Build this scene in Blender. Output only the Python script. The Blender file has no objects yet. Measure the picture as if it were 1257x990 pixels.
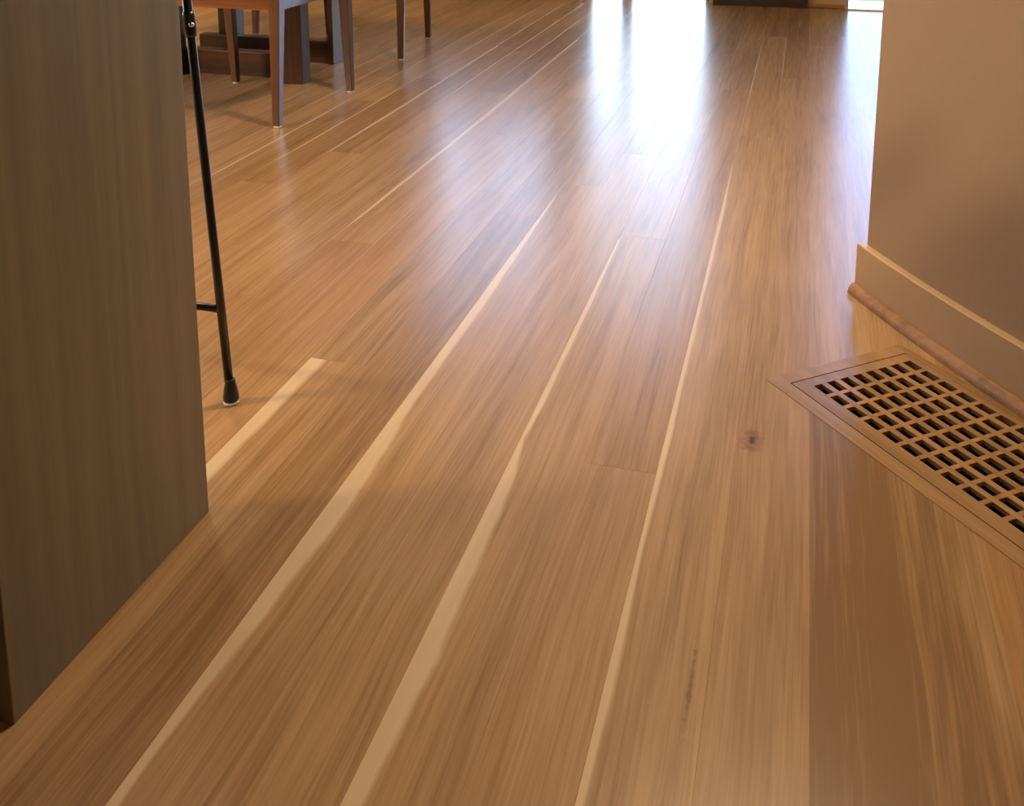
import bpy, bmesh, math, random
from mathutils import Vector, Matrix
random.seed(7)
D = bpy.data
scn = bpy.context.scene
C = scn.collection

# ------------------------------------------------------------ camera (24 mm portrait frame, lower half kept)
CAM_H = 0.90
PITCH, YAW = 0.18242, 0.27868
cam = D.cameras.new('camera')
cam.sensor_fit = 'HORIZONTAL'; cam.sensor_width = 24.0; cam.lens = 24.0
cam.shift_x = 0.0; cam.shift_y = -(495.0 - 47.5) / 1257.0
cam.clip_start = 0.02; cam.clip_end = 200
cam_ob = D.objects.new('camera', cam); C.objects.link(cam_ob)
cam_ob.location = (0, 0, CAM_H)
cam_ob.rotation_euler = (math.pi / 2 - PITCH, 0, YAW)
scn.camera = cam_ob

# ------------------------------------------------------------ sky, sun, exposure
world = D.worlds.new('sky'); scn.world = world; world.use_nodes = True
wn = world.node_tree; wn.nodes.clear()
wo = wn.nodes.new('ShaderNodeOutputWorld'); wb = wn.nodes.new('ShaderNodeBackground'); ws = wn.nodes.new('ShaderNodeTexSky')
ws.sky_type = 'NISHITA'; ws.sun_disc = False; ws.sun_elevation = math.radians(52); ws.sun_rotation = math.radians(95)
ws.air_density = 1.0; ws.dust_density = 2.5; ws.ozone_density = 1.0
wb.inputs['Strength'].default_value = 1.15
wt_ = wn.nodes.new('ShaderNodeMix'); wt_.data_type = 'RGBA'; wt_.blend_type = 'MULTIPLY'; wt_.inputs[0].default_value = 1.0
wt_.inputs[7].default_value = (1.07, 0.97, 0.96, 1)      # camera white balance set for the warm lamps' mix
wn.links.new(ws.outputs[0], wt_.inputs[6]); wn.links.new(wt_.outputs[2], wb.inputs[0]); wn.links.new(wb.outputs[0], wo.inputs[0])

sun = D.lights.new('sun', 'SUN'); sun.energy = 14.0; sun.angle = math.radians(0.6); sun.color = (1.0, 0.95, 0.86)
sun_ob = D.objects.new('sun', sun); C.objects.link(sun_ob)
sun_ob.rotation_euler = Vector((-0.97, -0.22, -1.25)).to_track_quat('-Z', 'Y').to_euler()

vs = scn.view_settings
vs.view_transform = 'Standard'; vs.look = 'None'; vs.gamma = 1.0; vs.use_curve_mapping = False
vs.exposure = 1.02

# ------------------------------------------------------------ pixel helper
_cp, _sp = math.cos(PITCH), math.sin(PITCH)
FW = Vector((-math.sin(YAW) * _cp, math.cos(YAW) * _cp, -_sp)); RT = Vector((math.cos(YAW), math.sin(YAW), 0)); DN = FW.cross(RT)
def to_px(x, y, z):
    v = Vector((x, y, z - CAM_H)); d = v.dot(FW)
    if d < 0.05: return None
    return 628.5 + 1257 * v.dot(RT) / d, 47.5 + 1257 * v.dot(DN) / d

# ------------------------------------------------------------ mesh helpers
def obj(name, bm, mat, parent=None, smooth=False):
    me = D.meshes.new(name)
    bmesh.ops.recalc_face_normals(bm, faces=bm.faces)
    bm.to_mesh(me); bm.free()
    if smooth:
        for p in me.polygons: p.use_smooth = True
    if mat: me.materials.append(mat)
    o = D.objects.new(name, me); C.objects.link(o)
    if parent: o.parent = parent
    return o

def thing(name, label, cat, loc=(0, 0, 0), rz=0, group=None):
    o = D.objects.new(name, None); C.objects.link(o)
    o.empty_display_size = 0.1
    o.location = loc; o.rotation_euler = (0, 0, rz)
    o['label'] = label; o['category'] = cat
    if group: o['group'] = group
    return o

def struct(o, label=None):
    o['kind'] = 'structure'
    if label: o['label'] = label
    return o

def struct_root(name, label):
    o = D.objects.new(name, None); C.objects.link(o)
    return struct(o, label)

def box(bm, x0, x1, y0, y1, z0, z1, bev=0.0, seg=2):
    vs_ = [bm.verts.new((x, y, z)) for x in (x0, x1) for y in (y0, y1) for z in (z0, z1)]
    fs = [(0, 1, 3, 2), (4, 6, 7, 5), (0, 4, 5, 1), (2, 3, 7, 6), (0, 2, 6, 4), (1, 5, 7, 3)]
    faces = [bm.faces.new([vs_[i] for i in f]) for f in fs]
    if bev > 0:
        edges = list({e for f in faces for e in f.edges})
        bmesh.ops.bevel(bm, geom=edges, offset=bev, segments=seg, affect='EDGES', profile=0.6)
    return bm

def nbox(*a, **k): return box(bmesh.new(), *a, **k)

def loft(bm, rings, cap=True):
    """rings: list of lists of points, all of the same length"""
    R = [[bm.verts.new(p) for p in r] for r in rings]
    n = len(R[0])
    for a, b in zip(R, R[1:]):
        for i in range(n):
            bm.faces.new((a[i], a[(i + 1) % n], b[(i + 1) % n], b[i]))
    if cap:
        bm.faces.new(list(reversed(R[0]))); bm.faces.new(R[-1])
    return bm

def sq_ring(cx, cy, z, hx, hy, ch=0.003):
    c = min(ch, hx * .45, hy * .45)
    return [(cx - hx + c, cy - hy, z), (cx + hx - c, cy - hy, z), (cx + hx, cy - hy + c, z), (cx + hx, cy + hy - c, z),
            (cx + hx - c, cy + hy, z), (cx - hx + c, cy + hy, z), (cx - hx, cy + hy - c, z), (cx - hx, cy - hy + c, z)]

def tube(bm, pts, r, n=14, cap=True):
    pts = [Vector(p) for p in pts]
    rings = []
    rr = r if isinstance(r, (list, tuple)) else [r] * len(pts)
    up = Vector((0, 0, 1))
    for i, p in enumerate(pts):
        t = (pts[min(i + 1, len(pts) - 1)] - pts[max(i - 1, 0)]).normalized()
        a = t.cross(up)
        if a.length < 1e-3: a = t.cross(Vector((1, 0, 0)))
        a.normalize(); b = t.cross(a)
        rings.append([p + rr[i] * (math.cos(2 * math.pi * k / n) * a + math.sin(2 * math.pi * k / n) * b) for k in range(n)])
    return loft(bm, rings, cap)

def lathe(bm, cx, cy, prof, n=24):
    rings = [[(cx + r * math.cos(2 * math.pi * k / n), cy + r * math.sin(2 * math.pi * k / n), z) for k in range(n)] for r, z in prof]
    return loft(bm, rings, True)

# ------------------------------------------------------------ materials
def mat(name):
    m = D.materials.new(name); m.use_nodes = True
    nt = m.node_tree; nt.nodes.clear()
    out = nt.nodes.new('ShaderNodeOutputMaterial'); p = nt.nodes.new('ShaderNodeBsdfPrincipled')
    nt.links.new(p.outputs[0], out.inputs[0])
    return m, nt, p

class NT:
    def __init__(s, nt): s.nt = nt
    def n(s, t, **k):
        nd = s.nt.nodes.new(t)
        for a, v in k.items(): setattr(nd, a, v)
        return nd
    def link(s, a, b): s.nt.links.new(a, b)
    def val(s, sock, v):
        if hasattr(v, 'is_linked') or hasattr(v, 'links'): s.link(v, sock)
        else: sock.default_value = v
    def math(s, op, a, b=None, c=None, clamp=False):
        nd = s.n('ShaderNodeMath', operation=op); nd.use_clamp = clamp
        for i, v in enumerate((a, b, c)):
            if v is not None: s.val(nd.inputs[i], v)
        return nd.outputs[0]
    def mix(s, f, a, b, blend='MIX'):
        nd = s.n('ShaderNodeMix', data_type='RGBA', blend_type=blend)
        s.val(nd.inputs[0], f)
        for i, v in ((6, a), (7, b)):
            if isinstance(v, tuple): nd.inputs[i].default_value = (*v, 1)
            else: s.link(v, nd.inputs[i])
        return nd.outputs[2]
    def attr(s, name):
        return s.n('ShaderNodeAttribute', attribute_type='OBJECT', attribute_name=name).outputs['Fac']
    def noise(s, vec, scale, detail=3, rough=.55, dist=0):
        nd = s.n('ShaderNodeTexNoise'); s.link(vec, nd.inputs['Vector'])
        nd.inputs['Scale'].default_value = scale; nd.inputs['Detail'].default_value = detail
        nd.inputs['Roughness'].default_value = rough; nd.inputs['Distortion'].default_value = dist
        return nd.outputs['Fac']
    def smooth(s, v, a, b):
        nd = s.n('ShaderNodeMapRange', interpolation_type='SMOOTHSTEP')
        s.val(nd.inputs['Value'], v); s.val(nd.inputs['From Min'], a); s.val(nd.inputs['From Max'], b)
        return nd.outputs[0]
    def comb(s, x, y, z):
        nd = s.n('ShaderNodeCombineXYZ')
        for i, v in enumerate((x, y, z)): s.val(nd.inputs[i], v)
        return nd.outputs[0]

def srgb(r, g, b):
    f = lambda c: (c / 255 / 12.92) if c / 255 <= .04045 else ((c / 255 + .055) / 1.055) ** 2.4
    return (f(r), f(g), f(b))

def oak_floor():
    m, nt, p = mat('oak_floor'); N = NT(nt)
    co = N.n('ShaderNodeTexCoord').outputs['Object']
    sx = N.n('ShaderNodeSeparateXYZ'); N.link(co, sx.inputs[0])
    X, Y = sx.outputs[0], sx.outputs[1]
    rnd = N.n('ShaderNodeObjectInfo').outputs['Random']
    off = N.math('MULTIPLY', rnd, 37.0)
    tone, red = N.attr('tone'), N.attr('red')
    # long wandering of the fibres
    wv = N.comb(N.math('ADD', off, 3.1), N.math('MULTIPLY', Y, 1.1), off)
    wob = N.math('MULTIPLY', N.math('SUBTRACT', N.noise(wv, 1.0, 2), .5), 0.035)
    Xw = N.math('ADD', X, wob)
    fine = N.noise(N.comb(N.math('MULTIPLY', Xw, 260.0), N.math('MULTIPLY', Y, 7.0), off), 1.0, 2, .5)
    mid = N.noise(N.comb(N.math('MULTIPLY', Xw, 75.0), N.math('MULTIPLY', Y, 1.7), off), 1.0, 3, .55)
    broad = N.noise(N.comb(N.math('MULTIPLY', Xw, 17.0), N.math('MULTIPLY', Y, 1.0), off), 1.0, 2, .5, .6)
    light, dark = (0.455, 0.29, 0.142), (0.185, 0.104, 0.040)
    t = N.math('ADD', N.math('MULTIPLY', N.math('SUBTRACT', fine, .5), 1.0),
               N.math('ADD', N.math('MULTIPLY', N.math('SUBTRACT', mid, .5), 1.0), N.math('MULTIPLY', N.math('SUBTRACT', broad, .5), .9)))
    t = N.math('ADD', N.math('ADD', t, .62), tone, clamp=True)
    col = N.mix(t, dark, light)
    col = N.mix(red, col, (0.38, 0.18, 0.062))
    # pale sapwood along the left edge of some boards (width stored along the board)
    sw = N.n('ShaderNodeAttribute', attribute_type='GEOMETRY', attribute_name='sap_width').outputs['Fac']
    sn = N.math('MULTIPLY', N.math('SUBTRACT', N.noise(N.comb(off, N.math('MULTIPLY', Y, 9.0), 2.0), 1.0, 3), .5), N.math('MULTIPLY', sw, .45))
    lim = N.math('ADD', N.math('SUBTRACT', sw, .054), sn)
    soft = N.math('ADD', N.math('MULTIPLY', sw, .18), .0012)
    sap = N.math('SUBTRACT', 1.0, N.smooth(X, N.math('SUBTRACT', lim, soft), N.math('ADD', lim, soft)))
    sap = N.math('MULTIPLY', N.math('MULTIPLY', sap, N.smooth(sw, .0008, .004)), .85)
    col = N.mix(sap, col, N.mix(mid, (0.56, 0.42, 0.26), (0.72, 0.55, 0.36)))
    # knot and mineral streak
    def spot(nx, ny, rx, ry, colour, amt, col):
        dx = N.math('DIVIDE', N.math('SUBTRACT', X, N.attr(nx)), rx); dy = N.math('DIVIDE', N.math('SUBTRACT', Y, N.attr(ny)), ry)
        d = N.math('SQRT', N.math('ADD', N.math('MULTIPLY', dx, dx), N.math('MULTIPLY', dy, dy)))
        d = N.math('ADD', d, N.math('MULTIPLY', N.math('SUBTRACT', N.noise(co, 90.0, 3), .5), 1.5))
        return N.mix(N.math('MULTIPLY', N.math('SUBTRACT', 1.0, N.smooth(d, .05, 1.0)), amt), col, colour)
    col = spot('knot_x', 'knot_y', 0.020, .055, (0.15, 0.075, 0.04), .75, col)
    col = spot('knot_x', 'knot_y', .008, .018, (0.05, 0.024, 0.02), .9, col)
    col = spot('streak_x', 'streak_y', 0.0045, .09, (0.10, 0.05, 0.02), .6, col)
    N.link(col, p.inputs['Base Color'])
    p.inputs['Roughness'].default_value = .27
    p.inputs['IOR'].default_value = 1.5
    b = N.n('ShaderNodeBump'); b.inputs['Strength'].default_value = .02; b.inputs['Distance'].default_value = .001
    N.link(fine, b.inputs['Height']); N.link(b.outputs[0], p.inputs['Normal'])
    return m

def wood(name, dark, light, rough=.35, axis='Z', sc=1.0, bump=.06):
    m, nt, p = mat(name); N = NT(nt)
    co = N.n('ShaderNodeTexCoord').outputs['Object']
    mp = N.n('ShaderNodeMapping'); N.link(co, mp.inputs[0])
    s = {'X': (2.2, 60, 60), 'Y': (60, 2.2, 60), 'Z': (60, 60, 2.2)}[axis]
    mp.inputs['Scale'].default_value = tuple(a * sc for a in s)
    rnd = N.n('ShaderNodeObjectInfo').outputs['Random']
    ad = N.n('ShaderNodeVectorMath', operation='ADD'); N.link(mp.outputs[0], ad.inputs[0])
    N.link(N.comb(N.math('MULTIPLY', rnd, 31.0), N.math('MULTIPLY', rnd, 17.0), rnd), ad.inputs[1])
    a = N.noise(ad.outputs[0], 1.0, 4, .6, .3); b_ = N.noise(ad.outputs[0], .22, 2, .5, .8)
    t = N.math('ADD', N.math('MULTIPLY', a, .6), N.math('MULTIPLY', b_, .6))
    col = N.mix(N.smooth(t, .32, .88), dark, light)
    N.link(col, p.inputs['Base Color']); p.inputs['Roughness'].default_value = rough
    b = N.n('ShaderNodeBump'); b.inputs['Strength'].default_value = bump; b.inputs['Distance'].default_value = .001
    N.link(a, b.inputs['Height']); N.link(b.outputs[0], p.inputs['Normal'])
    return m

def plain(name, col, rough=.5, metal=0.0, var=.06, nsc=40.0, bump=.0):
    m, nt, p = mat(name); N = NT(nt)
    co = N.n('ShaderNodeTexCoord').outputs['Object']
    f = N.noise(co, nsc, 3)
    c2 = tuple(max(0, c * (1 - var * 2)) for c in col)
    N.link(N.mix(f, c2, col), p.inputs['Base Color'])
    p.inputs['Roughness'].default_value = rough; p.inputs['Metallic'].default_value = metal
    if bump:
        b = N.n('ShaderNodeBump'); b.inputs['Strength'].default_value = bump; b.inputs['Distance'].default_value = .002
        N.link(N.noise(co, nsc * 6, 2), b.inputs['Height']); N.link(b.outputs[0], p.inputs['Normal'])
    return m

def glass_pane(name='window_glass', tint=(.93, .97, .96)):
    m = D.materials.new(name); m.use_nodes = True; nt = m.node_tree; nt.nodes.clear(); N = NT(nt)
    out = N.n('ShaderNodeOutputMaterial'); tr = N.n('ShaderNodeBsdfTransparent'); gl = N.n('ShaderNodeBsdfGlossy')
    tr.inputs[0].default_value = (*tint, 1); gl.inputs['Roughness'].default_value = .01
    fr = N.n('ShaderNodeFresnel'); fr.inputs[0].default_value = 1.45
    mx = N.n('ShaderNodeMixShader'); N.link(fr.outputs[0], mx.inputs[0]); N.link(tr.outputs[0], mx.inputs[1]); N.link(gl.outputs[0], mx.inputs[2])
    N.link(mx.outputs[0], out.inputs[0])
    return m

def emit(name, col, s):
    m = D.materials.new(name); m.use_nodes = True; nt = m.node_tree; nt.nodes.clear(); N = NT(nt)
    out = N.n('ShaderNodeOutputMaterial'); e = N.n('ShaderNodeEmission'); e.inputs[0].default_value = (*col, 1); e.inputs[1].default_value = s
    N.link(e.outputs[0], out.inputs[0]); return m

def coated(m, w=1.0, r_=.08):
    p = next(n for n in m.node_tree.nodes if n.type == 'BSDF_PRINCIPLED')
    p.inputs['Coat Weight'].default_value = w; p.inputs['Coat Roughness'].default_value = r_
    return m

M = dict(
    floor=oak_floor(),
    oak_trim=wood('oak_trim', (0.22, 0.105, 0.034), (0.42, 0.225, 0.085), .48, 'X', 1.3),
    oak_grille=wood('oak_grille', (0.22, 0.122, 0.048), (0.42, 0.25, 0.112), .3, 'X', 1.6),
    panel=wood('stained_panel', (0.148, 0.120, 0.070), (0.28, 0.232, 0.138), .42, 'Z', .55),
    walnut=coated(wood('dark_walnut', (0.030, 0.010, 0.004), (0.125, 0.042, 0.016), .28, 'Z', 1.0)),
    walnut_x=wood('dark_walnut_rail', (0.05, 0.018, 0.007), (0.20, 0.07, 0.022), .28, 'X', 1.0),
    table=wood('table_walnut', (0.026, 0.010, 0.005), (0.095, 0.034, 0.014), .3, 'X', 1.0), table_post=wood('table_post_walnut', (0.026, 0.010, 0.005), (0.095, 0.034, 0.014), .3, 'Z', 1.0),
    ebony=wood('ebony_stain', (0.022, 0.012, 0.013), (0.05, 0.026, 0.026), .35, 'X', 1.0),
    lit_apron=wood('lit_walnut_apron', (0.09, 0.03, 0.009), (0.36, 0.13, 0.038), .3, 'X', 1.0),  # brighter walnut: warm light on the chair rails is put into the colour
    wall=plain('tan_wall_paint', (0.40, 0.282, 0.165), .75, 0, .03, 60, .08),
    base=plain('tan_gloss_paint', (0.52, 0.365, 0.20), .38, 0, .02, 30),
    cream=plain('cream_wall_paint', (0.52, 0.40, 0.28), .75, 0, .03, 60, .08),
    ceil=plain('white_ceiling_paint', (0.74, 0.70, 0.62), .8, 0, .02, 40),
    black=plain('black_powder_coat', (0.006, 0.007, 0.009), .28, 0, .1, 80),
    rubber=plain('black_rubber', (0.008, 0.009, 0.011), .38, 0, .1, 80),
    felt=plain('white_felt', (0.78, 0.78, 0.78), .9, 0, .06, 400),
    steel=plain('bright_steel', (0.75, 0.77, 0.8), .2, 1.0, .02, 60),
    duct=plain('dark_duct_metal', (0.006, 0.005, 0.005), .6, .3, .1, 30),
    toe=plain('black_toe_kick', (0.01, 0.008, 0.007), .6, 0, .1, 30),
    stone=plain('grey_stone_worktop', (0.25, 0.24, 0.22), .3, 0, .15, 90),
    fabric=plain('brown_seat_fabric', (0.10, 0.06, 0.04), .85, 0, .1, 300, .2),
    frame=plain('pale_window_frame', (0.42, 0.36, 0.28), .4, 0, .03, 30),
    glass=glass_pane(), tinted=glass_pane('tinted_glass', (.72, .79, .88)),  # tint added to dim and cool the sky light through this pane
    patio=plain('bounce_tinted_paving', (0.74, 0.78, 0.34), .8, 0, .08, 8),  # yellow-green bounce light on the sill is put into this colour
    lawn=plain('dark_green_lawn', (0.05, 0.10, 0.02), .9, 0, .3, 25, .4),
    sub=plain('subfloor_boards', (0.12, 0.08, 0.05), .9, 0, .1, 20),
    lamp=emit('lamp_diffuser', (1.0, 0.80, 0.55), 7.0),
    lampbody=plain('white_lamp_body', (0.7, 0.68, 0.64), .5, 0, .02, 40),
)

# ------------------------------------------------------------ room dimensions
XL, XR, YB, YF, ZC = -4.6, 2.6, -2.6, 6.15, 2.55
FAR_T = 0.30

# register rectangle (flush floor grille), lying askew to the boards
RA = math.radians(40.0)
RD = Vector((math.sin(RA), -math.cos(RA))); RN = Vector((math.cos(RA), math.sin(RA)))
RO = Vector((-0.0282, 1.6918))
R_LEN, R_WID = 0.655, 0.306
REG = [RO, RO + RD * R_LEN, RO + RD * R_LEN + RN * R_WID, RO + RN * R_WID]
def clip(poly, p0, nrm, keep_positive):
    out = []
    n = len(poly)
    for i in range(n):
        a, b = poly[i], poly[(i + 1) % n]
        da, db = (a - p0).dot(nrm), (b - p0).dot(nrm)
        if not keep_positive: da, db = -da, -db
        if da >= 0: out.append(a)
        if (da > 1e-9 and db < -1e-9) or (da < -1e-9 and db > 1e-9):
            out.append(a + (b - a) * (da / (da - db)))
    return out
def area(poly): return abs(sum(poly[i].x * poly[(i + 1) % len(poly)].y - poly[(i + 1) % len(poly)].x * poly[i].y for i in range(len(poly)))) / 2
def minus_register(poly):
    pieces = []; cur = poly
    for p0, nr in ((REG[0], RN), (REG[0], RD), (REG[2], -RN), (REG[2], -RD)):
        if len(cur) < 3: break
        o = clip(cur, p0, nr, False)
        if len(o) >= 3 and area(o) > 1e-7: pieces.append(o)
        cur = clip(cur, p0, nr, True)
    hit = len(cur) >= 3 and area(cur) > 1e-7
    return pieces, hit
def slab_poly(bm, poly, z0, z1, ox=0, oy=0):
    t = [bm.verts.new((p.x - ox, p.y - oy, z1)) for p in poly]; b = [bm.verts.new((p.x - ox, p.y - oy, z0)) for p in poly]
    bm.faces.new(t); bm.faces.new(list(reversed(b)))
    n = len(poly)
    for i in range(n): bm.faces.new((b[i], b[(i + 1) % n], t[(i + 1) % n], t[i]))

# ------------------------------------------------------------ floor: subfloor + single boards
PT = 0.014
bm = bmesh.new()
for pc in minus_register([Vector(q) for q in ((XL, YB), (XR, YB), (XR, YF + FAR_T), (XL, YF + FAR_T))])[0]:
    slab_poly(bm, pc, -.10, -PT)
floor = struct(obj('floor', bm, M['sub']), 'oak strip floor of long satin boards with pale sapwood streaks')

PW, X0 = 0.108, 0.045
fixed = {-3: [1.3655, 3.9], -4: [2.288, 4.6], -8: [1.5446, 3.6], -1: [4.144, 5.4], -10: [2.0735, 4.75], -13: [2.727, 4.5], -9: [3.033, 4.3],
         -11: [1.75, 3.60, 5.0], -2: [3.25, 5.1], -5: [2.95, 4.2], -6: [2.62, 3.5, 5.0], -7: [2.35, 4.05], 0: [1.75, 4.9], 1: [1.80, 5.2], 2: [4.0], -12: [3.2, 4.4], -14: [2.4, 3.75, 5.2], -15: [3.35, 4.6]}
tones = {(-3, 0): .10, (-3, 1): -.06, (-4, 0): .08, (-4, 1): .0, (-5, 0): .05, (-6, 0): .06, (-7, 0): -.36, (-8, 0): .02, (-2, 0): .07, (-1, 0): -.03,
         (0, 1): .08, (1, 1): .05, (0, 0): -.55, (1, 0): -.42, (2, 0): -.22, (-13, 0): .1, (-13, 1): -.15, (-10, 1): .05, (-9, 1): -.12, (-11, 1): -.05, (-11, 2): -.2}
reds = {(0, 0): .10, (1, 0): .08, (2, 0): .35, (-7, 0): .15, (-1, 0): .10}
# pale sapwood: (column, board number) -> (y in the room, width) along the board
saps = {(-6, 0): [(.3, .012), (.77, .013), (.95, .022), (1.1, .030), (1.25, .032), (1.45, .020), (1.9, .018), (2.2, .012), (2.45, .006), (2.6, 0)],
        (-4, 0): [(.3, .020), (.75, .022), (.95, .028), (1.15, .025), (1.3, .020), (1.4, .006), (1.5, .011), (1.9, .009), (2.25, .004), (2.28, 0)],
        (-2, 0): [(.3, .007), (.75, .008), (.95, .011), (1.2, .007), (1.5, .009), (1.9, .007), (2.4, .009), (2.8, .004), (3.1, 0)],
        (-8, 0): [(.3, .020), (1.0, .022), (1.3, .026), (1.54, .030)],
        (-10, 1): [(2.1, 0), (2.3, .006), (2.8, .012), (3.3, .018), (3.8, .012), (4.7, .008)],
        (-13, 1): [(2.75, .004), (3.2, .012), (3.8, .010), (4.5, .006)], (-15, 0): [(2.3, 0), (2.5, .006), (3.0, .007), (3.3, .003)],
        (-12, 1): [(3.25, 0), (3.6, .006), (4.3, .004)], (2, 0): [(.3, .02), (1.2, .012), (1.6, .004)], (-14, 1): [(2.5, 0), (2.8, .005), (3.6, .003)], (-17, 0): [(2.0, 0), (2.6, .006), (3.4, .004)]}
boards = []
for k in range(math.floor((XL - X0) / PW), math.ceil((XR - X0) / PW)):
    xa, xb = max(XL, X0 + k * PW), min(XR, X0 + (k + 1) * PW)
    if xb - xa < .01: continue
    rr = random.Random(k * 13 + 5)
    if k in fixed: js = [YB, rr.uniform(-1.2, .3)] + fixed[k]
    else:
        js = [YB]; y = YB + rr.uniform(.4, 1.9)
        while y < YF - .4: js.append(y); y += rr.uniform(.75, 1.9)
    js.append(YF + .295)
    base_i = 1 if k in fixed else 0
    for i, (ya, yb) in enumerate(zip(js, js[1:])):
        key = (k, i - base_i)
        boards.append((xa, xb, ya, yb, k, key, rr.uniform(-.26, .16), rr.random() * .22 + (.14 if k <= -9 else 0)))
def vis(b):
    xa, xb, ya, yb = b[:4]; c = 0
    for i in range(4):
        for j in range(24):
            x, y = xa + (xb - xa) * (i + .5) / 4, ya + (yb - ya) * (j + .5) / 24
            if y < .3: continue
            q = to_px(x, y, 0)
            if q and -5 < q[0] < 1262 and -5 < q[1] < 995:
                if x > .17 + (2.13 - y) * .62 and y < 2.2: continue
                c += (xb - xa) * (yb - ya) / 96 / (y * y * y)
    return c
scored = sorted(((vis(b), i) for i, b in enumerate(boards)), reverse=True)
single = {i for s, i in scored[:296] if s > 0}
rest = bmesh.new()
for i, (xa, xb, ya, yb, k, key, tn, rd) in enumerate(boards):
    poly = [Vector(q) for q in ((xa, ya), (xb, ya), (xb, yb), (xa, yb))]
    pieces, hit = minus_register(poly)
    if i not in single:
        for pc in (pieces if hit else [poly]): slab_poly(rest, pc, -PT, 0)
        continue
    cx, cy = X0 + (k + .5) * PW, (ya + yb) / 2
    bm = bmesh.new()
    if hit:
        for pc in pieces: slab_poly(bm, pc, -PT, 0, cx, cy)
    else:
        c = .00045
        prof = saps.get(key)
        ys = [ya] + [q[0] for q in (prof or []) if ya + .01 < q[0] < yb - .01] + [yb]
        def ring(y, e): return [(xa - cx, y, -PT), (xb - cx, y, -PT), (xb - cx, y, -c), (xb - cx - c, y, 0 - e), (xa - cx + c, y, 0 - e), (xa - cx, y, -c)]
        rg_ = [ring(ya - cy, c)] + [ring(y - cy + (c if n_ == 0 else -c if n_ == len(ys) - 1 else 0), 0) for n_, y in enumerate(ys)] + [ring(yb - cy, c)]
        loft(bm, rg_)
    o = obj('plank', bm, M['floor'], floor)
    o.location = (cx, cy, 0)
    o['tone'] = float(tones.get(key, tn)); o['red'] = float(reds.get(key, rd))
    if saps.get(key) and not hit:
        pr = saps[key]
        def wid(y):
            if y <= pr[0][0]: return pr[0][1]
            for (y0_, w0_), (y1_, w1_) in zip(pr, pr[1:]):
                if y <= y1_: return w0_ + (w1_ - w0_) * (y - y0_) / (y1_ - y0_)
            return pr[-1][1] if pr[-1][0] > yb - .1 else 0.0
        at_ = o.data.attributes.new('sap_width', 'FLOAT', 'POINT')
        for v_ in o.data.vertices: at_.data[v_.index].value = wid(v_.co.y + cy)
    kn = key == (-1, 0)
    o['knot_x'] = float(-.0407 - cx if kn else 50.0); o['knot_y'] = float(1.493 - cy if kn else 50.0)
    st = key == (-2, 0)
    o['streak_x'] = float(-.0805 - cx if st else 50.0); o['streak_y'] = float(0.985 - cy if st else 50.0)
r_ = obj('planks_out_of_view', rest, M['floor'], floor); r_['kind'] = 'stuff'; r_.name = 'remaining_planks'
for a, v in (('tone', -.03), ('red', .1), ('knot_x', 50.), ('knot_y', 50.), ('streak_x', 50.), ('streak_y', 50.)): r_[a] = v

# ------------------------------------------------------------ room shell
def wall_with_holes(bm, a0, a1, z0, z1, holes, t0, t1, axis):
    """axis 'X': wall runs along X between a0 and a1, thickness in Y t0..t1; holes = (a, b, zb, zt)"""
    cuts = sorted({a0, a1, *[h[0] for h in holes], *[h[1] for h in holes]})
    for p, q in zip(cuts, cuts[1:]):
        hs = [h for h in holes if h[0] <= p + 1e-6 and h[1] >= q - 1e-6]
        spans = [(z0, z1)]
        for h in hs:
            spans = [s for (lo, hi) in spans for s in ((lo, h[2]), (h[3], hi)) if s[1] - s[0] > 1e-4]
        for lo, hi in spans:
            if axis == 'X': box(bm, p, q, t0, t1, lo, hi)
            else: box(bm, t0, t1, p, q, lo, hi)
DOOR_A = (-1.33, -.535, 0.0, 2.32)
WIN_B = (-2.55, -1.47, .90, 2.32)
DOOR_C = (.235, 1.9, 0.0, 2.32)
bm = bmesh.new(); wall_with_holes(bm, XL, XR, 0, ZC, [DOOR_A, WIN_B, DOOR_C], YF, YF + FAR_T, 'X')
struct(obj('wall_far', bm, M['cream']), 'cream wall between the bright glass doors')
WIN_L = (1.6, 3.6, .75, 2.2)
bm = bmesh.new(); wall_with_holes(bm, YB, YF, 0, ZC, [WIN_L], XL - .14, XL, 'Y')
struct(obj('wall_left', bm, M['cream']), 'cream side wall with a wide window')
struct(obj('wall_back', nbox(XL, XR, YB - .14, YB, 0, ZC), M['cream']), 'cream wall behind the kitchen')
struct(obj('wall_right', nbox(XR, XR + .14, YB, YF, 0, ZC), M['cream']), 'cream side wall')
struct(obj('ceiling', nbox(XL - .14, XR + .14, YB - .14, YF + FAR_T, ZC, ZC + .12), M['ceil']), 'white ceiling')

def glazed(name, label, a, b, zb, zt, at, axis, mull, fw=.055, low_mat='frame', pane='glass'):
    root = struct_root(name, label)
    def bx(p0, p1, d0, d1, zz0, zz1):
        return nbox(p0, p1, at + d0, at + d1, zz0, zz1, bev=.001) if axis == 'X' else nbox(at + d0, at + d1, p0, p1, zz0, zz1, bev=.003)
    low = .006 if zb < .01 else fw
    obj('jamb', bx(a, a + fw, 0.02, .10, zb, zt), M['frame'], root); obj('jamb', bx(b - fw, b, 0.02, .10, zb, zt), M['frame'], root)
    obj('head', bx(a + fw, b - fw, .02, .10, zt - fw, zt), M['frame'], root)
    obj('threshold' if zb < .01 else 'sill', bx(a + fw, b - fw, .02, .10, zb, zb + low), M[low_mat], root)
    edges = [a + fw] + [m for mm in mull for m in (mm - .033, mm + .033)] + [b - fw]
    for mm in mull: obj('mullion', bx(mm - .033, mm + .033, .02, .10, zb + low, zt - fw), M['frame'], root)
    for p, q in zip(edges[::2], edges[1::2]): obj('pane', bx(p - .002, q + .002, .056, .062, zb + low - .002, zt - fw + .002), M[pane], root)
    return root
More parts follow.
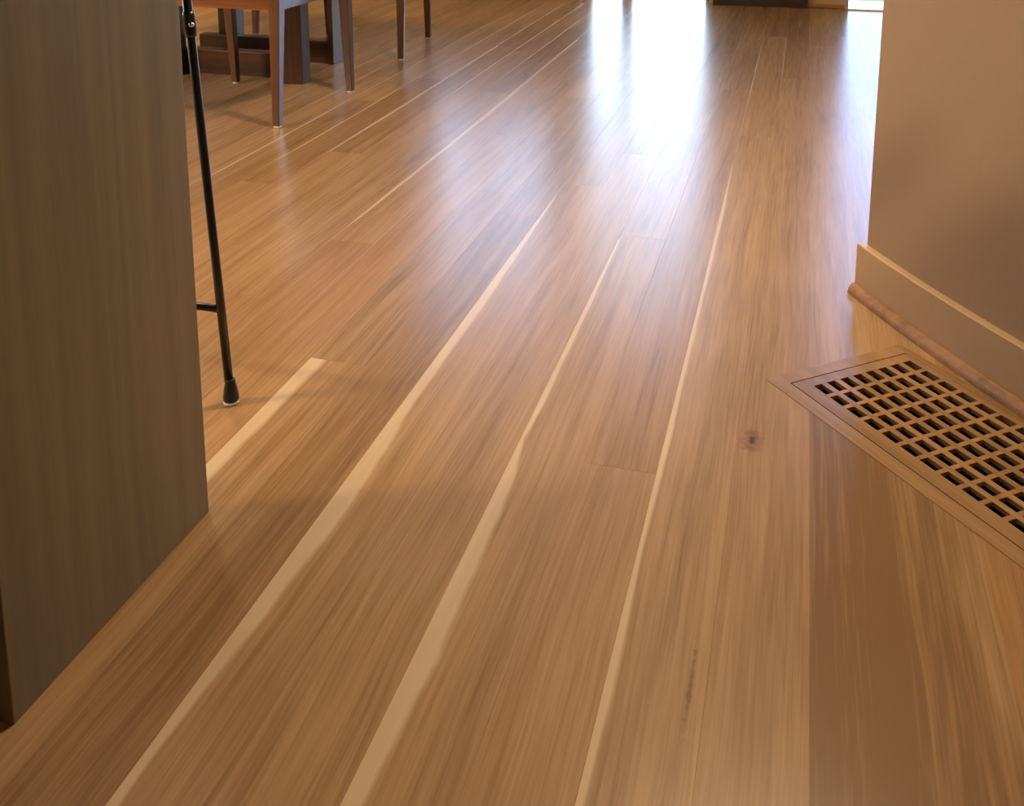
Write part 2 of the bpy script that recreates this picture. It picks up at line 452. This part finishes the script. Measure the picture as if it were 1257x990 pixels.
glazed('door_1', 'bright glass patio door beside the dark cabinet', *DOOR_A, YF + .19, 'X', [-1.065], .04)
glazed('window_1', 'wide dining room window beside the glass door', *WIN_B, YF, 'X', [-1.97])
glazed('door_2', 'glass patio door with a pale threshold beyond the tan wall', *DOOR_C, YF - .10, 'X', [1.05], .02, 'patio', 'tinted')
obj('outer_sill', nbox(DOOR_C[0] + .002, DOOR_C[1] - .002, YF + .002, YF + .285, .0005, .006), M['patio'], D.objects['door_2'])
glazed('window_2', 'side window lighting the dining table', *WIN_L, XL - .13, 'Y', [2.6])

# curved tan wall with its baseboard and shoe moulding
def arc_pts(off, s0=0.0, s1=1.75, n=44):
    """points along the wall line; off = distance out from the baseboard face towards the room"""
    P = []; x, y = .1336, 2.1074
    ds = (s1) / n; s = 0.0
    pts = []
    for i in range(n + 1):
        a = math.radians(27.5 + 15.0 * s)
        pts.append((x, y, a)); x += math.sin(a) * ds; y -= math.cos(a) * ds; s += ds
    for (x, y, a) in pts:
        P.append((x - math.cos(a) * off, y - math.sin(a) * off))
    return P
def sweep_profile(prof, n=44, s1=1.75, pull=0.0):
    """prof = list of (offset towards room, z)"""
    cols = [arc_pts(o, 0, s1, n) for o, z in prof]
    rings = [[(cols[j][i][0], cols[j][i][1], prof[j][1]) for j in range(len(prof))] for i in range(n + 1)]
    return loft(bmesh.new(), rings, True)
BT = .017
front = arc_pts(-BT)
ex = front[0]
# wall face starts a little behind the end of the baseboard
sx_, sy_ = ex[0] + .006, ex[1] - .012
poly = [(ex[0] + .0045, ex[1] - .0085)] + front[1:] + [(XR - .001, front[-1][1]), (XR - .001, 2.12), (ex[0] + .06, 2.12)]
bm = bmesh.new(); slab_poly(bm, [Vector(p) for p in poly], 0, ZC)
struct(obj('wall_curved', bm, M['wall']), 'gently curved tan painted wall')
bb = [(-BT + .0005, .0), (0, 0), (0, .1045), (-.002, .1065), (-BT + .0005, .1065)]
struct(obj('baseboard_curved', sweep_profile(bb), M['base']), 'tan painted baseboard along the curved wall')
sh = [(0.0004, .0003)] + [(.0004 + .015 * math.cos(t), .0003 + .021 * math.sin(t)) for t in [math.pi / 2 * i / 7 for i in range(8)]]
struct(obj('trim_1', sweep_profile(sh), M['oak_trim'], smooth=False), 'rounded oak shoe moulding at the foot of the baseboard')

# baseboards and oak shoe on the far wall
bm = nbox(.036, .232, YF - .018, YF, 0, .12, bev=.003)
struct(obj('baseboard_far', bm, M['base']), 'cream baseboard of the wall between the glass doors')
bm = bmesh.new(); box(bm, .036, .24, YF - .036, YF - .0185, 0, .022, bev=.006)
struct(obj('trim_2', bm, M['oak_trim']), 'oak shoe moulding below the far cream wall')

# ------------------------------------------------------------ outdoors
struct(obj('lawn', nbox(-30, 30, YF + .302, YF + 40, -.12, -.03), M['lawn']), 'dark green lawn outside the glass doors')
struct(obj('ground_side', nbox(-40, XL - .15, -20, YF + .30, -.12, -.03), M['lawn']), 'lawn beside the house')

# ------------------------------------------------------------ floor register
reg = thing('floor_register', 'flush oak floor register with a grid of dark openings beside the baseboard', 'floor register', (RO.x, RO.y, 0), math.atan2(RD.y, RD.x))
# local axes: x along RD, y along RN
fwid = .029
zt = .0006
def quad_prism(pts, z0, z1):
    bm = bmesh.new(); slab_poly(bm, [Vector(p) for p in pts], z0, z1); return bm
L, W = R_LEN - .0006, R_WID - .0006
bk = .014
obj('frame_rail', quad_prism([(.0006, .0006), (L, .0006), (L - fwid, fwid), (fwid, fwid)], -.013, zt), M['oak_grille'], reg)
obj('frame_rail', quad_prism([(.0006, W), (fwid, W - bk), (L - fwid, W - bk), (L, W)], -.013, zt), M['oak_grille'], reg)
obj('frame_rail', quad_prism([(.0006, .0006), (fwid, fwid), (fwid, W - bk), (.0006, W)], -.013, zt), M['oak_grille'], reg)
obj('frame_rail', quad_prism([(L, .0006), (L, W), (L - fwid, W - bk), (L - fwid, fwid)], -.013, zt), M['oak_grille'], reg)
g = .0022
ix0, ix1, iy0, iy1 = fwid + g, L - fwid - g, fwid + g, W - bk - .0012
hx0, hy0, px_, py_, hw, hh = .0535, .0595, .0392, .02846, .0306, .0174
nx, ny = 14, 8
hx1, hy1 = hx0 + px_ * (nx - 1) + hw, hy0 + py_ * (ny - 1) + hh
for a, b, c, d in ((ix0, ix1, iy0, hy0), (ix0, ix1, hy1, iy1), (ix0, hx0, hy0, hy1), (hx1, ix1, hy0, hy1)):
    obj('border', nbox(a, b, c, d, -.012, zt), M['oak_grille'], reg)
slat = obj('long_slat', nbox(hx0, hx1, 0, py_ - hh, -.007, zt - .0003), M['oak_grille'], reg); slat.location = (0, hy0 + hh, 0)
for j in range(1, ny - 1):
    o = slat.copy(); C.objects.link(o); o.parent = reg; o.location = (0, hy0 + hh + j * py_, 0)
cs = obj('cross_slat', nbox(0, px_ - hw, hy0, hy1, -.007, zt - .0004), M['oak_grille'], reg); cs.location = (hx0 + hw, 0, 0)
for i in range(1, nx - 1):
    o = cs.copy(); C.objects.link(o); o.parent = reg; o.location = (hx0 + hw + i * px_, 0, 0)
bm = bmesh.new()
for a, b, c, d in ((.02, L - .02, .02, .022), (.02, L - .02, W - .012, W - .010), (.02, .022, .022, W - .012), (L - .022, L - .02, .022, W - .012)):
    box(bm, a, b, c, d, -.30, -.0135)
box(bm, .02, L - .02, .02, W - .01, -.302, -.30)
obj('duct_boot', bm, M['duct'], reg)

# ------------------------------------------------------------ kitchen island
XI = -.7535
isl = thing('kitchen_island', 'grey-brown stained wooden kitchen island with a full-height end panel', 'kitchen island', (XI, .743, 0))
def ib(*a, **k): return nbox(*a, **k)
PH = .872
obj('end_panel', ib(-.036, 0, 0, .367, 0, PH, bev=.0015), M['panel'], isl)
obj('carcass', ib(-.75, -.046, -1.30, -.002, .105, PH), M['panel'], isl)
obj('toe_kick', ib(-.75, -.105, -1.30, -.002, 0, .105), M['toe'], isl)
for i in range(3):
    y1 = -.004 - i * .432; d = obj('door', ib(-.045, -.026, y1 - .426, y1, .11, PH - .01, bev=.002), M['panel'], isl)
    obj('handle', tube(bmesh.new(), [(-.006, y1 - .05, .60), (-.006, y1 - .05, .74)], .005, 10), M['steel'], d)
wt = obj('worktop', ib(XI - .78, XI + .025, .743 - 1.32, .743 + .50, PH + .0005, .912, bev=.004), M['stone'])
wt['label'] = 'grey stone worktop resting on the wooden kitchen island'; wt['category'] = 'worktop'

# ------------------------------------------------------------ counter stool
SX, SY = -1.065, 1.165
stool = thing('counter_stool', 'black metal counter stool with rubber feet beside the island panel', 'stool', (SX, SY, 0))
hx_, hy_ = .191, .203
def stool_leg(sx, sy, top):
    lx, ly = sx * hx_, sy * hy_
    f = lambda z: (lx - sx * .055 * z, ly - sy * .006 * z, z)
    lg = obj('leg', tube(bmesh.new(), [f(.03), f(.3), f(top)], .0073, 14), M['black'], stool, True)
    obj('rubber_foot', lathe(bmesh.new(), lx, ly, [(.0125, .006), (.0132, .011), (.0128, .016), (.0108, .028), (.0088, .038), (.0082, .043), (.007, .044)], 20), M['rubber'], lg, True)
    obj('felt_pad', lathe(bmesh.new(), lx, ly, [(.0118, 0.0004), (.0128, .002), (.0126, .006)], 20), M['felt'], lg, True)
    obj('collar', tube(bmesh.new(), [f(.615), f(.622), f(.648), f(.655)], [.0085, .0098, .0098, .0085], 14), M['black'], lg, True)
    if sy > 0:
        c = Vector(f(.636)); obj('bolt', tube(bmesh.new(), [c + Vector((sx * .006, -.006, 0)), c + Vector((sx * .0105, -.0105, 0)), c + Vector((sx * .0118, -.0118, 0))], [.0042, .0042, .002], 10), M['steel'], lg, True)
for sx in (1, -1):
    stool_leg(sx, 1, .98); stool_leg(sx, -1, .714)
zs = .165; lx = hx_ - .055 * zs
obj('stretcher', tube(bmesh.new(), [(-lx, hy_, zs), (lx, hy_, zs)], .0063, 12), M['black'], stool, True)
obj('stretcher', tube(bmesh.new(), [(-hx_ + .02, -hy_, .3), (hx_ - .02, -hy_, .3)], .0063, 12), M['black'], stool, True)
obj('seat', ib(-.19, .19, -.20, .195, .712, .742, bev=.012), M['black'], stool)
obj('backrest', ib(-.17, .17, .19, .205, .86, .97, bev=.006), M['black'], stool)

# ------------------------------------------------------------ dining chairs
def make_chair(label, group):
    t = thing('dining_chair', label, 'chair', group=group)
    hx, hy = .249, .262
    for sx in (1, -1):
        for sy in (1, -1):
            zt_ = .455 if sx < 0 else .95
            cx, cy = sx * hx, sy * hy
            rings = []
            zs_ = [.007, .15, .30, .455] + ([.70, .95] if sx > 0 else [])
            for z in zs_:
                f = min(z / .455, 1.0)
                h_ = .0125 + .0085 * f
                lean = -sy * .028 * f
                back = .0
                if sx > 0 and z > .455: back = .07 * (z - .455) / .5; h_ = .021 - .006 * (z - .455) / .5
                rings.append(sq_ring(cx + back, cy + lean, z, h_, h_, .0025))
            lg = obj('leg', loft(bmesh.new(), rings), M['walnut'], t)
            obj('felt_pad', lathe(bmesh.new(), cx, cy, [(.0125, .0004), (.0138, .002), (.0138, .007)], 16), M['felt'], lg)
    za, zb_ = .385, .452
    yy = hy - .026
    for sy in (1, -1): obj('seat_rail', nbox(-hx + .018, hx - .018, sy * yy - .011, sy * yy + .011, za, zb_, bev=.002), M['lit_apron'], t)
    for sx in (1, -1): obj('seat_rail', nbox(sx * hx - .011, sx * hx + .011, -yy + .018, yy - .018, za, zb_, bev=.002), M['walnut'], t)
    obj('seat', nbox(-hx - .03, hx - .022, -hy, hy, .456, .492, bev=.012, seg=3), M['fabric'], t)
    obj('top_rail', nbox(hx + .052, hx + .084, -yy + .012, yy - .012, .86, .95, bev=.006), M['walnut'], t)
    for i in range(4):
        y = -.15 + i * .10
        obj('back_slat', loft(bmesh.new(), [sq_ring(hx + .006, y, .50, .007, .02, .002), sq_ring(hx + .062, y, .865, .007, .02, .002)]), M['walnut'], t)
    obj('lower_back_rail', nbox(hx - .009, hx + .015, -yy + .018, yy - .018, .493, .53, bev=.004), M['walnut'], t)
    return t
def dup(root, loc, rz, label):
    r = root.copy(); C.objects.link(r); r.location = loc; r.rotation_euler = (0, 0, rz); r['label'] = label
    for ch in list(root.children):
        c = ch.copy(); C.objects.link(c); c.parent = r
        for gch in ch.children:
            d = gch.copy(); C.objects.link(d); d.parent = c
    return r
GR = 'dark wooden dining chairs around the table'
ch = make_chair('dark wooden dining chair whose seat rail shows beside the black stool leg', GR)
ch.location = (-1.880, 3.199, 0); ch.rotation_euler = (0, 0, math.radians(-2.2))
dup(ch, (-1.945, 4.290, 0), math.radians(7.5), 'dark wooden dining chair with bright window glints, past the table pedestal')
dup(ch, (-2.835, 4.70, 0), math.radians(180), 'dark wooden dining chair on the far side of the table pedestal')

# ------------------------------------------------------------ dining table on a four-post pedestal
tb = thing('dining_table', 'dark wooden dining table on a four-post pedestal with floor beams', 'table', (-2.20, 3.75, 0))
def tl(x0, x1, y0, y1, z0, z1, **k): return nbox(x0 + 2.20, x1 + 2.20, y0 - 3.75, y1 - 3.75, z0, z1, **k)
obj('table_top', tl(-2.95, -1.74, 2.75, 4.80, .715, .755, bev=.006), M['table'], tb)
for px0, px1, py0, py1 in ((-1.945, -1.853, 3.516, 3.585), (-1.925, -1.90, 3.885, 4.01), (-2.50, -2.41, 3.516, 3.585), (-2.50, -2.41, 3.972, 4.04)):
    obj('post', tl(px0, px1, py0, py1, 0, .70, bev=.003), M['table_post'], tb)
for x1, y0, y1 in ((-1.90, 3.60, 3.665), (-1.927, 3.91, 3.97)):
    obj('floor_beam', tl(-2.56, x1, y0, y1, 0, .098, bev=.003), M['table'], tb)
for y0, y1 in ((3.516, 3.585), (3.972, 4.04)):
    obj('top_beam', tl(-2.66, -1.80, y0, y1, 0.7005, .7148, bev=.003), M['table'], tb)

# ------------------------------------------------------------ low dark cabinet by the far wall
sb = thing('low_cabinet', 'dark brown low cabinet against the cream wall between the glass doors', 'cabinet', (-.24, YF - .04, 0))
obj('plinth', nbox(-.265, .27, -.036, .036, 0, .06), M['ebony'], sb)
obj('body', nbox(-.27, .274, -.03, .038, .0605, .78, bev=.003), M['ebony'], sb)
for s in (-1, 1):
    d = obj('door', nbox(-.262 if s < 0 else .006, -.002 if s < 0 else .266, -.044, -.0305, .07, .76, bev=.002), M['ebony'], sb)
    obj('knob', tube(bmesh.new(), [(s * .03, -.045, .45), (s * .03, -.062, .45)], [.008, .011], 12), M['steel'], d)

# ------------------------------------------------------------ ceiling lamps (above the frame; dining and kitchen ones are added for their light)
def ceiling_lamp(x, y, power, label, r=.19, warm=(1.0, .74, .46)):
    t = thing('ceiling_lamp', label, 'ceiling lamp', (x, y, ZC))
    obj('housing', lathe(bmesh.new(), 0, 0, [(r, -.0005), (r, -.045), (r - .02, -.05)], 32), M['lampbody'], t)
    obj('diffuser', lathe(bmesh.new(), 0, 0, [(r - .02, -.051), (r - .03, -.062), (.05, -.075)], 32), M['lamp'], t, True)
    l = D.lights.new('lamp_light', 'AREA'); l.shape = 'DISK'; l.size = r * 2; l.energy = power; l.color = warm
    lo = D.objects.new('lamp_light', l); C.objects.link(lo); lo.parent = t; lo.location = (0, 0, -.09)
ceiling_lamp(.0, 2.3, 25, 'round warm ceiling lamp above the hallway floor at the end of the curved wall', .13)
ceiling_lamp(-3.8, 4.3, 17, 'added unseen wide warm ceiling lamp above the window side of the dining table', .32)  # unseen lamp, added to brighten the dining floor
ceiling_lamp(-3.6, -.3, 30, 'added unseen wide warm ceiling lamp above the kitchen, next to the island', .24)  # unseen lamp, added so the tan wall darkens downwards behind the island's shadow
ceiling_lamp(-4.2, -.3, 60, 'added unseen wide warm ceiling lamp above the kitchen, next to the side wall', .24)  # second unseen lamp, added for the same gradient on the tan wall
